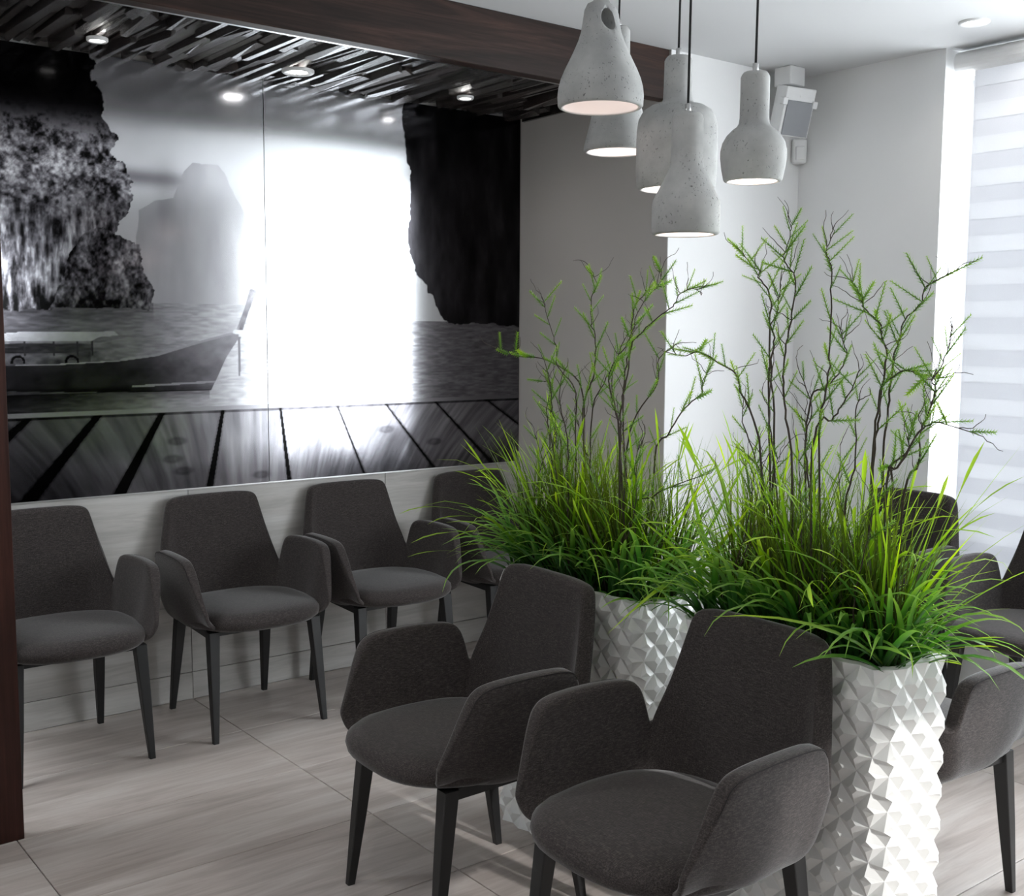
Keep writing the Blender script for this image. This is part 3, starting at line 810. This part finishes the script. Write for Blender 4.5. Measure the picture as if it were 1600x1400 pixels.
TW_B = [[(-2.597, 1.133), (-2.583, 1.345), (-2.577, 1.507), (-2.571, 1.583), (-2.546, 1.617), (-2.524, 1.637), (-2.527, 1.649), (-2.495, 1.665), (-2.462, 1.698), (-2.443, 1.708)],
[(-2.699, 1.144), (-2.676, 1.302), (-2.667, 1.372), (-2.665, 1.442), (-2.679, 1.517), (-2.688, 1.567), (-2.689, 1.627), (-2.68, 1.641), (-2.659, 1.665), (-2.661, 1.683), (-2.677, 1.723), (-2.678, 1.75)],
[(-2.764, 1.198), (-2.781, 1.318), (-2.789, 1.378), (-2.792, 1.445), (-2.786, 1.579), (-2.781, 1.642), (-2.761, 1.674), (-2.76, 1.691), (-2.772, 1.731)],
[(-2.868, 1.185), (-2.875, 1.315), (-2.882, 1.395), (-2.894, 1.465), (-2.907, 1.491), (-2.92, 1.53), (-2.962, 1.567), (-2.97, 1.597), (-3.002, 1.612), (-3.046, 1.631)],
[(-2.868, 1.2), (-2.88, 1.35), (-2.892, 1.452), (-2.877, 1.491), (-2.871, 1.517), (-2.845, 1.539), (-2.821, 1.561), (-2.817, 1.579), (-2.795, 1.606), (-2.784, 1.619)],
[(-2.956, 1.177), (-2.978, 1.218), (-3.017, 1.286), (-3.039, 1.325), (-3.05, 1.368), (-3.054, 1.385), (-3.046, 1.409), (-3.065, 1.435), (-3.072, 1.468), (-3.079, 1.504)],
[(-2.86, 1.2), (-2.87, 1.3), (-2.882, 1.381), (-2.916, 1.409), (-2.945, 1.421), (-2.978, 1.415), (-3.007, 1.404), (-3.043, 1.411)],
[(-2.67, 1.2), (-2.68, 1.35), (-2.713, 1.37), (-2.74, 1.398), (-2.765, 1.445), (-2.753, 1.481), (-2.746, 1.501)],
[(-2.591, 1.2), (-2.55, 1.319), (-2.524, 1.352), (-2.504, 1.4), (-2.446, 1.425), (-2.412, 1.442), (-2.372, 1.451), (-2.331, 1.44), (-2.282, 1.445)],
[(-2.603, 1.201), (-2.59, 1.412), (-2.599, 1.488), (-2.592, 1.517), (-2.614, 1.55), (-2.619, 1.583), (-2.626, 1.615)],
[(-2.95, 1.15), (-2.978, 1.218), (-2.977, 1.287), (-2.998, 1.306), (-3.025, 1.312), (-3.12, 1.29)],
[(-2.936, 1.175), (-2.927, 1.209), (-2.953, 1.233), (-2.974, 1.252), (-2.975, 1.287), (-2.988, 1.322)],
[(-2.772, 1.263), (-2.803, 1.306), (-2.833, 1.348), (-2.857, 1.385), (-2.868, 1.42)],
[(-2.55, 1.1), (-2.53, 1.2), (-2.50, 1.28), (-2.51, 1.33)], [(-2.72, 1.1), (-2.71, 1.25), (-2.73, 1.33), (-2.70, 1.42)], [(-2.64, 1.1), (-2.63, 1.22), (-2.62, 1.33), (-2.64, 1.45)],
[(-2.83, 1.1), (-2.85, 1.22), (-2.84, 1.33), (-2.86, 1.36)]]
TW_A = [[(-1.865, 0.974), (-1.86, 1.244), (-1.848, 1.333), (-1.766, 1.398), (-1.753, 1.458), (-1.717, 1.519), (-1.692, 1.572), (-1.673, 1.603)],
[(-1.875, 1.051), (-1.865, 1.275), (-1.903, 1.365), (-1.913, 1.424), (-1.906, 1.49), (-1.889, 1.526), (-1.888, 1.599), (-1.909, 1.634), (-1.875, 1.686)],
[(-2.058, 1.071), (-2.043, 1.285), (-2.051, 1.392), (-2.07, 1.47), (-2.074, 1.539), (-2.088, 1.574), (-2.127, 1.608), (-2.175, 1.627), (-2.183, 1.674)],
[(-2.141, 1.009), (-2.141, 1.221), (-2.144, 1.291), (-2.171, 1.389), (-2.188, 1.464), (-2.225, 1.498), (-2.279, 1.532), (-2.341, 1.564), (-2.366, 1.592), (-2.408, 1.607), (-2.45, 1.594)],
[(-2.143, 1.151), (-2.194, 1.225), (-2.249, 1.297), (-2.312, 1.34), (-2.311, 1.367), (-2.337, 1.407)],
[(-1.86, 1.15), (-1.848, 1.333), (-1.766, 1.391), (-1.669, 1.419), (-1.594, 1.421), (-1.53, 1.428), (-1.436, 1.454)],
[(-2.121, 1.007), (-2.198, 1.059), (-2.241, 1.084), (-2.309, 1.112), (-2.389, 1.141)],
[(-1.771, 1.039), (-1.757, 1.192), (-1.744, 1.268), (-1.766, 1.345), (-1.707, 1.35)],
[(-2.136, 1.22), (-2.104, 1.316), (-2.092, 1.379), (-2.121, 1.429), (-2.169, 1.484), (-2.205, 1.566), (-2.259, 1.611)],
[(-2.12, 1.1), (-2.145, 1.256), (-2.229, 1.363), (-2.232, 1.431), (-2.281, 1.465)],
[(-2.024, 1.212), (-1.99, 1.325), (-1.989, 1.404), (-2.03, 1.441)],
[(-1.90, 1.1), (-1.916, 1.278), (-1.958, 1.338), (-2.03, 1.427), (-2.08, 1.498)],
[(-1.80, 1.05), (-1.81, 1.18), (-1.78, 1.28), (-1.80, 1.36)], [(-1.93, 1.05), (-1.94, 1.2), (-1.92, 1.31), (-1.95, 1.39)], [(-1.84, 1.1), (-1.82, 1.22), (-1.83, 1.32), (-1.80, 1.42)],
[(-1.74, 1.02), (-1.72, 1.12), (-1.73, 1.2), (-1.71, 1.27)]]

TWL = {'nearer': ['needled branch in nearer planter curving left to a tip below the round pendant', 'tall needled branch in nearer planter before the wall corner, second tallest', 'tallest straight needled branch in the nearer planter before the grey wall',
    'needled branch in nearer planter bending right with tip across the window edge', 'forked needled branch in nearer planter curling back left before grey wall', 'needled branch at right end of nearer planter, tip before the white blind',
    'needled side branch of nearer planter reaching right to the bright window edge', 'short crooked needled branch in the middle of the nearer planter', 'long needled branch of nearer planter arching left towards the farther plant',
    'upright needled branch in nearer planter close to the left-curving one', 'low needled branch of nearer planter pointing right over the window chairs', 'short hooked needled branch at right end of the nearer planter',
    'slanting needled branch of nearer planter in front of the grey wall'],
  'farther': ['needled branch in farther planter leaning left before the return wall', 'tall needled branch in left half of farther planter with forked tip', 'tall needled branch in middle of farther planter below the pendants', 'needled branch in farther planter arching right across the wall corner',
    'needled branch of farther planter rising right before the white wall', 'needled branch of farther planter reaching left in front of the mural', 'low needled branch of farther planter pointing right towards the wall outlet', 'short needled branch at left end of the farther planter',
    'needled branch of farther planter with thin tip crossing onto white wall', 'crooked needled branch of farther planter beside the wall corner', 'short upright needled branch in middle of farther planter', 'slanting needled branch of farther planter leaning right before return wall']}
ORD = ['first', 'second', 'third', 'fourth', 'fifth', 'sixth', 'seventh', 'eighth']
def vegetation(c, TW, which, seed):
    r = random.Random(seed); cx, cy = c; zt = PH - .03
    # branches
    for k, p in enumerate(TW):
        xo = r.uniform(-.07, .07)
        b = (2.18 + xo * .7, min(max(p[0][0] + r.uniform(-.03, .03), cy - .26), cy + .26), zt)
        twig(p, xo, seed * 100 + k, TWL[which][k] if k < len(TWL[which]) else 'short needled branch among the grass of the %s planter' % which, 'needled branches in the %s planter' % which, .0030, b)
    for k in range(9):
        y0 = cy + r.uniform(-.22, .22); z = zt + .12; p = []; y = y0; dr = r.uniform(-.12, .12)
        for q in range(5):
            p.append((y, z)); z += r.uniform(.06, .12); y += dr * .25 + r.uniform(-.03, .03)
        xo = r.uniform(-.08, .08)
        twig(p, xo, seed * 1000 + k, 'short needled branch among the grass of the %s planter' % which, 'needled branches in the %s planter' % which, .0024, (2.19 + xo * .6, y0, zt))
    # low broad grass tufts around the rim
    spots = [(-.055, -.26), (-.06, -.16), (-.06, -.05), (-.06, .06), (-.06, .16), (-.055, .25), (.05, -.24), (.05, -.08), (.05, .10), (.05, .24)]
    for k, (dx, dy) in enumerate(spots):
        t = empty('grass_tuft', (cx + dx, cy + dy, zt)); tag(t, 'low tuft of arching green blades, %s from near end on %s side of %s planter' % (ORD[k if k < 6 else k - 6], 'chair' if k < 6 else 'window', which), 'grass', 'broad grass tufts in the %s planter' % which)
        out = math.atan2(dy * .75, dx * 2.2)
        for j in range(34):
            az = out + r.gauss(0, 1.0); L = r.uniform(.18, .36); tilt = math.radians(r.uniform(2, 52))
            if r.random() < .12: az = r.uniform(0, 2 * PI); L *= 1.1; tilt *= .4
            me = r.choice(BB[:4] + BB[4:] + BB[:2])
            place_blade('blade', me, t, (r.uniform(-.025, .025), r.uniform(-.035, .035), r.uniform(-.01, .01)), az, tilt, L, r.uniform(-.5, .5), r.uniform(.75, 1.25))
    # tall grass clumps
    for k in range(8):
        dx = r.uniform(-.055, .055); dy = -.22 + .44 * k / 7 + r.uniform(-.02, .02)
        t = empty('tall_grass', (cx + dx, cy + dy, zt)); tag(t, 'tall thin yellow-green grass clump, %s from near end of %s planter' % (ORD[k], which), 'grass', 'tall grass clumps in the %s planter' % which)
        edge = abs(dy) / .22
        for j in range(30):
            az = r.uniform(0, 2 * PI) if edge < .6 or r.random() < .4 else math.atan2(dy, dx) + r.gauss(0, .7)
            L = r.uniform(.24, .60); tilt = math.radians(abs(r.gauss(0, 14 + 13 * edge))); leaf = r.random() < .36
            me = r.choice(TL) if leaf else r.choice(TB)
            place_blade('blade', me, t, (r.uniform(-.03, .03), r.uniform(-.04, .04), 0), az, tilt, L, r.uniform(-1.4, 1.4), r.uniform(.6, .95) if leaf else r.uniform(.7, 1.7))
        lst = []
        for j in range(85):
            m = Matrix.Translation((r.uniform(-.035, .035), r.uniform(-.045, .045), 0)) @ Matrix.Rotation(r.uniform(0, 2 * PI), 4, 'Z') @ Matrix.Rotation(math.radians(abs(r.gauss(0, 9))), 4, 'Y')
            L = r.uniform(.22, .50); lst.append((r.choice(TB[:4]), m @ Matrix.Diagonal((L, L * .8, L, 1))))
        joined('fine_stalks', lst, M['stalk'], t)
    # ground cover
    lst = []; lm = blade_mesh('tmp_leaf', 60, .75, 4, .2, .5, False, None)
    for j in range(900):
        m = Matrix.Translation((cx + r.uniform(-.085, .085), cy + r.uniform(-.285, .285), PH - .035 + r.uniform(0, .02))) @ Matrix.Rotation(r.uniform(0, 2 * PI), 4, 'Z') @ Matrix.Rotation(r.uniform(.1, 1.3), 4, 'Y')
        L = r.uniform(.012, .022); lst.append((lm, m @ Matrix.Scale(L, 4)))
    g = joined('ground_cover', lst, M['ground_leaf'], None)
    tag(g, 'small dark green ground-cover leaves filling the %s planter' % which, 'foliage')
vegetation(PA, TW_A, 'farther', 5)
vegetation(PBx, TW_B, 'nearer', 9)

# ------------------------------------------------------------------ concrete pendant lamps
def pendant(name, loc, outer, label, watts, cone=None, neck_top=None, th=.011, handle=False, cordx=0.0):
    t = empty(name, loc); tag(t, label, 'pendant lamp', 'concrete pendant lamps')
    H_ = outer[-1][1]
    inner = [(max(r - th, .012), z) for r, z in outer if z < H_ * (.78 if not handle else .62)]
    zi = inner[-1][1]
    prof = [(.0005, zi + .012)] + [(inner[-1][0] * .6, zi + .01)] + list(reversed(inner)) + [(outer[0][0] - th * .5, outer[0][1] - .002)] + outer + [(outer[-1][0] * .86, H_ + .006), (.0005, H_ + .007)]
    me = lathe('shade', prof, 56)
    me.materials.append(M['concrete']); me.materials.append(M['lamp_inner'])
    if handle:
        for v_ in me.vertices:
            if v_.co.z > H_ * .60:
                k = min((v_.co.z - H_ * .60) / (H_ * .3), 1.0); k = k * k * (3 - 2 * k); v_.co.x *= 1 - .42 * k; v_.co.y *= 1 + .10 * k
        o = link('tmp', me)
        cv, cf = [], []
        nn = 28
        for sx in (-.1, .1):
            for i in range(nn): a = 2 * PI * i / nn; cv.append((sx, .0205 * math.cos(a), H_ - .050 + .030 * math.sin(a)))
        for i in range(nn): j = (i + 1) % nn; cf.append((i, j, nn + j, nn + i))
        cf.append(tuple(range(nn - 1, -1, -1))); cf.append(tuple(range(nn, 2 * nn)))
        cme = mesh('cut', cv, cf); bm = bmesh.new(); bm.from_mesh(cme); bmesh.ops.recalc_face_normals(bm, faces=bm.faces); bm.to_mesh(cme); bm.free()
        co = link('cut', cme); b = o.modifiers.new('b', 'BOOLEAN'); b.operation = 'DIFFERENCE'; b.object = co; b.solver = 'EXACT'
        me = evaluated(o, 'shade'); bpy.data.objects.remove(co, do_unlink=True)
    s = link('shade', me, None, t)
    zmin = outer[0][1]
    for p in me.polygons:
        c = p.center; r_ = math.hypot(c.x, c.y)
        ro = np.interp(c.z, [q[1] for q in outer], [q[0] for q in outer])
        nrm = p.normal
        if r_ < ro - th * .55 and c.z < zi + .02 and not (handle and c.z > H_ * .58): p.material_index = 1
    if handle:
        s.rotation_euler = (0, 0, math.radians(-100))
        link('bulb_socket', lathe('bulb_socket', [(.0005, zi + .0), (.016, zi), (.016, zi - .03), (.0005, zi - .03)], 16), M['steel'], t)
    else:
        link('cord_grip', lathe('cord_grip', [(.0005, H_), (.0075, H_), (.0075, H_ + .028), (.0005, H_ + .03)], 16), M['steel'], t)
        link('bulb_socket', lathe('bulb_socket', [(.0005, zi + .008), (.016, zi + .008), (.016, zi - .03), (.0005, zi - .03)], 16), M['steel'], t)
    top = ZC - loc[2]
    z0 = H_ + (.028 if not handle else -.022)
    link('cord', tube('cord', [(0, 0, z0), (.002, 0, z0 + (top - z0) * .4), (-.001, .001, z0 + (top - z0) * .7), (0, 0, top)], .0032, 8), M['black_cord'], t)
    link('ceiling_cup', lathe('ceiling_cup', [(.0005, top), (.03, top), (.03, top - .014), (.024, top - .02), (.0005, top - .02)], 24), M['black_metal'], t)
    zb = zi - .055
    link('bulb', lathe('bulb', [(.0005, zb + .03), (.012, zb + .028), (.022, zb + .006), (.022, zb - .008), (.012, zb - .022), (.0005, zb - .026)], 16), M['bulb_dim' if handle else 'bulb'], t)
    l = bpy.data.lights.new('lamp_light', 'POINT'); l.energy = watts; l.color = (1, .90, .84); l.shadow_soft_size = .03
    lo = bpy.data.objects.new('lamp_light', l); COL.objects.link(lo); lo.parent = t; lo.location = (0, 0, zb - .03)
    return t
P1 = [(.110, 0.0), (.113, .004), (.1145, .028), (.112, .05), (.106, .072), (.096, .096), (.084, .120), (.072, .145), (.061, .170), (.054, .193), (.050, .218), (.046, .245), (.038, .262), (.024, .270)]
P2 = [(.098, 0.0), (.101, .004), (.099, .02), (.090, .055), (.079, .10), (.066, .15), (.053, .195), (.043, .225), (.037, .245), (.0345, .27), (.034, .31), (.034, .352), (.031, .358)]
P3 = [(.105, 0.0), (.110, .005), (.1135, .05), (.1135, .10), (.1125, .16), (.108, .190), (.096, .213), (.076, .226), (.054, .231), (.045, .236), (.041, .246), (.0395, .28), (.0385, .35), (.0355, .356)]
P4 = [(.079, 0.0), (.0825, .004), (.083, .04), (.0825, .072), (.0805, .082), (.073, .097), (.060, .122), (.048, .146), (.0425, .158), (.040, .172), (.0385, .22), (.038, .277), (.036, .283)]
P5 = [(.071, 0.0), (.0735, .004), (.079, .03), (.0825, .058), (.0825, .074), (.078, .094), (.068, .112), (.054, .126), (.043, .134), (.0385, .142), (.0365, .155), (.036, .255), (.0335, .261)]
pendant('pendant_lamp', (2.089, -2.058, 2.092), P1, 'bell-shaped concrete pendant with a looped handle, highest of the five', 0.22, handle=True)
pendant('pendant_lamp', (2.405, -1.790, 2.040), P2, 'conical concrete pendant half hidden behind the bell-shaped pendant', 1.6)
pendant('pendant_lamp', (2.367, -2.073, 1.900), P3, 'wide bottle-shaped concrete pendant behind the lowest pendant', 1.6)
pendant('pendant_lamp', (2.069, -2.393, 1.738), P4, 'flask-shaped concrete pendant hanging lowest of the five', 1.6)
pendant('pendant_lamp', (2.278, -2.423, 1.880), P5, 'round-bellied concrete pendant farthest right, near the speaker', 1.6)

# ------------------------------------------------------------------ recessed lights
def downlight(x, y, z, r, label, watts, lens, angle=75):
    t = empty('recessed_downlight', (x, y, z)); tag(t, label, 'downlight')
    link('trim_ring', lathe('trim_ring', [(r * lens, .004), (r * lens * 1.03, -.004), (r * .9, -.009), (r, -.005), (r, .004)], 36), M['white_plastic'], t)
    link('lens', lathe('lens', [(.0005, -.0045), (r * lens * .99, -.0045), (r * lens * .99, .003), (.0005, .003)], 32), M['led_lens'], t)
    l = bpy.data.lights.new('downlight_beam', 'SPOT'); l.energy = watts; l.spot_size = math.radians(angle * 2); l.spot_blend = .8; l.shadow_soft_size = .03; l.color = (1, .96, .92)
    lo = bpy.data.objects.new('downlight_beam', l); COL.objects.link(lo); lo.parent = t; lo.location = (0, 0, -.02)
downlight(1.358, -.300, ZALC - .010, .036, 'small recessed downlight in slatted ceiling above the left cliff', 3, .62)
downlight(2.120, -.305, ZALC - .010, .062, 'white round recessed downlight in the middle of the slatted ceiling', 3, .55)
downlight(2.902, -.320, ZALC - .010, .036, 'small recessed downlight in slatted ceiling above the right cliff', 3, .62)
downlight(4.015, -1.991, ZC, .055, 'recessed downlight in white ceiling near the window blind', 4, .5)
downlight(4.270, -2.125, ZC, .055, 'recessed downlight cut off by right edge of white ceiling', 2, .5)

for k, (x_, y_) in enumerate(((0.55, -2.7), (0.55, -4.0), (2.2, -4.2))):  # unseen ceiling lights added to fill the darker left-facing sides
    downlight(x_, y_, ZC, .055, 'added unseen fill downlight outside the frame, %s from the alcove' % ORD[k], 22, .5)

# ------------------------------------------------------------------ roller blind
t = empty('roller_blind', (XR + .03, -1.99, WS)); tag(t, 'white day-night roller blind with rounded cassette in the window', 'blind')
BY0, BY1 = -1.815, -2.262
prof = []
for k in range(13):
    a = math.radians(-100 + 200 * k / 12); prof.append((-.045 * math.cos(a) - .0, .045 * math.sin(a)))
prof += [(.05, .045), (.05, -.045)]
V = []; F = []; m_ = len(prof)
for y in (-1.735, BY1): V += [(px + .03, y + 1.99, pz + ZC - .058 - WS) for px, pz in prof]
for i in range(m_): j = (i + 1) % m_; F.append((i, j, m_ + j, m_ + i))
F += [tuple(range(m_ - 1, -1, -1)), tuple(range(m_, 2 * m_))]
me = mesh('cassette', V, F); bm = bmesh.new(); bm.from_mesh(me); bmesh.ops.recalc_face_normals(bm, faces=bm.faces); bm.to_mesh(me); bm.free()
link('cassette', me, M['white_plastic'], t)
def cloth(name, c, tr):
    n = N(name); v = n.coord('Object', (1, 300, 300)); f = n.noise(v, 1, 2)
    n.base(n.ramp(f, [(0.3, tuple(x * .95 for x in c[:3]) + (1,)), (0.7, c)])).set(Roughness=.8)
    ts = n.new('BsdfTranslucent'); ts.inputs[0].default_value = tr; ad = n.new('AddShader')
    n.link(n.b.outputs[0], ad.inputs[0]); n.link(ts.outputs[0], ad.inputs[1]); n.link(ad.outputs[0], n.out.inputs[0]); M[name] = n.m
cloth('blind_sheer', (.50, .50, .52, 1), (.228, .230, .234, 1)); cloth('blind_opaque', (.48, .48, .50, 1), (.206, .208, .214, 1))
zt = ZC - .10; k = 0; ph = .0655
while zt > WS + .05:
    zb = zt - ph
    xo = .0012 if k % 2 else 0.0
    ob = box('blind_band', .012 + xo, .0135 + xo, BY1 + 1.99, BY0 + 1.99, zb - WS, zt - WS, M['blind_opaque' if k % 2 else 'blind_sheer'], t)
    zt = zb; k += 1
box('bottom_rail', .006, .030, BY1 + 1.99, BY0 + 1.99, zt - WS - .022, zt - WS, M['white_plastic'], t, .004, 2)

# ------------------------------------------------------------------ speaker, sensor, outlet
sp = empty('wall_speaker', (4.085, -1.115, 2.462)); tag(sp, 'white box speaker with grey grille tilted down in the ceiling corner', 'speaker')
rotm = Matrix.Rotation(math.radians(-22), 4, 'Z') @ Matrix.Rotation(math.radians(14), 4, 'X') @ Matrix.Rotation(math.radians(4), 4, 'Y')
cab = box('cabinet', -.088, .088, -.055, .06, -.13, .12, M['white_plastic'], sp, .006, 2); cab.matrix_local = rotm @ Matrix.Scale(.82, 4)
gr = box('grille', -.072, .080, -.062, -.054, -.125, .052, M['grille_grey'], cab, .003, 1)
for sx in (-.088, .088):
    box('clip', sx - .014, sx + .014, -.068, -.03, .025, .062, M['white_plastic'], cab, .003, 1)
box('glint_strip', -.004, .028, -.0565, -.0545, .072, .080, M['white_plastic'], cab)  # white strip standing in for a downlight's reflection on the cabinet
box('mount_arm', -.045, .055, -.02, .07, .105, .186, M['white_plastic'], sp, .004, 1)
se = empty('motion_sensor', (4.262, -1.018, 2.318)); tag(se, 'small white motion sensor on wall corner below the speaker', 'sensor')
me = bm_mesh('housing', box_bm(-.032, .032, -.022, .022, -.055, .055, .010, 3)); h_ = link('housing', me, M['white_plastic'], se); h_.rotation_euler = (0, 0, math.radians(-35))
ln = link('sensor_window', bm_mesh('sensor_window', box_bm(-.022, .022, -.028, -.018, -.042, .020, .006, 3)), M['wall_white'], h_)
ou = empty('wall_outlet', (3.775, YA, .745)); tag(ou, 'white electrical outlet plate on white wall behind the grass', 'outlet')
box('cover_plate', -.036, .036, -.006, 0, -.058, .058, M['white_plastic'], ou, .003, 2)
for dz in (-.024, .024):
    s_ = box('socket', -.016, .016, -.008, -.005, dz - .015, dz + .015, M['wall_white'], ou, .003, 2)
    for dx in (-.006, .006): box('slot', dx - .0013, dx + .0013, -.0085, -.0075, dz - .006, dz + .006, M['black_void'], s_)
print('objects', len(bpy.data.objects))
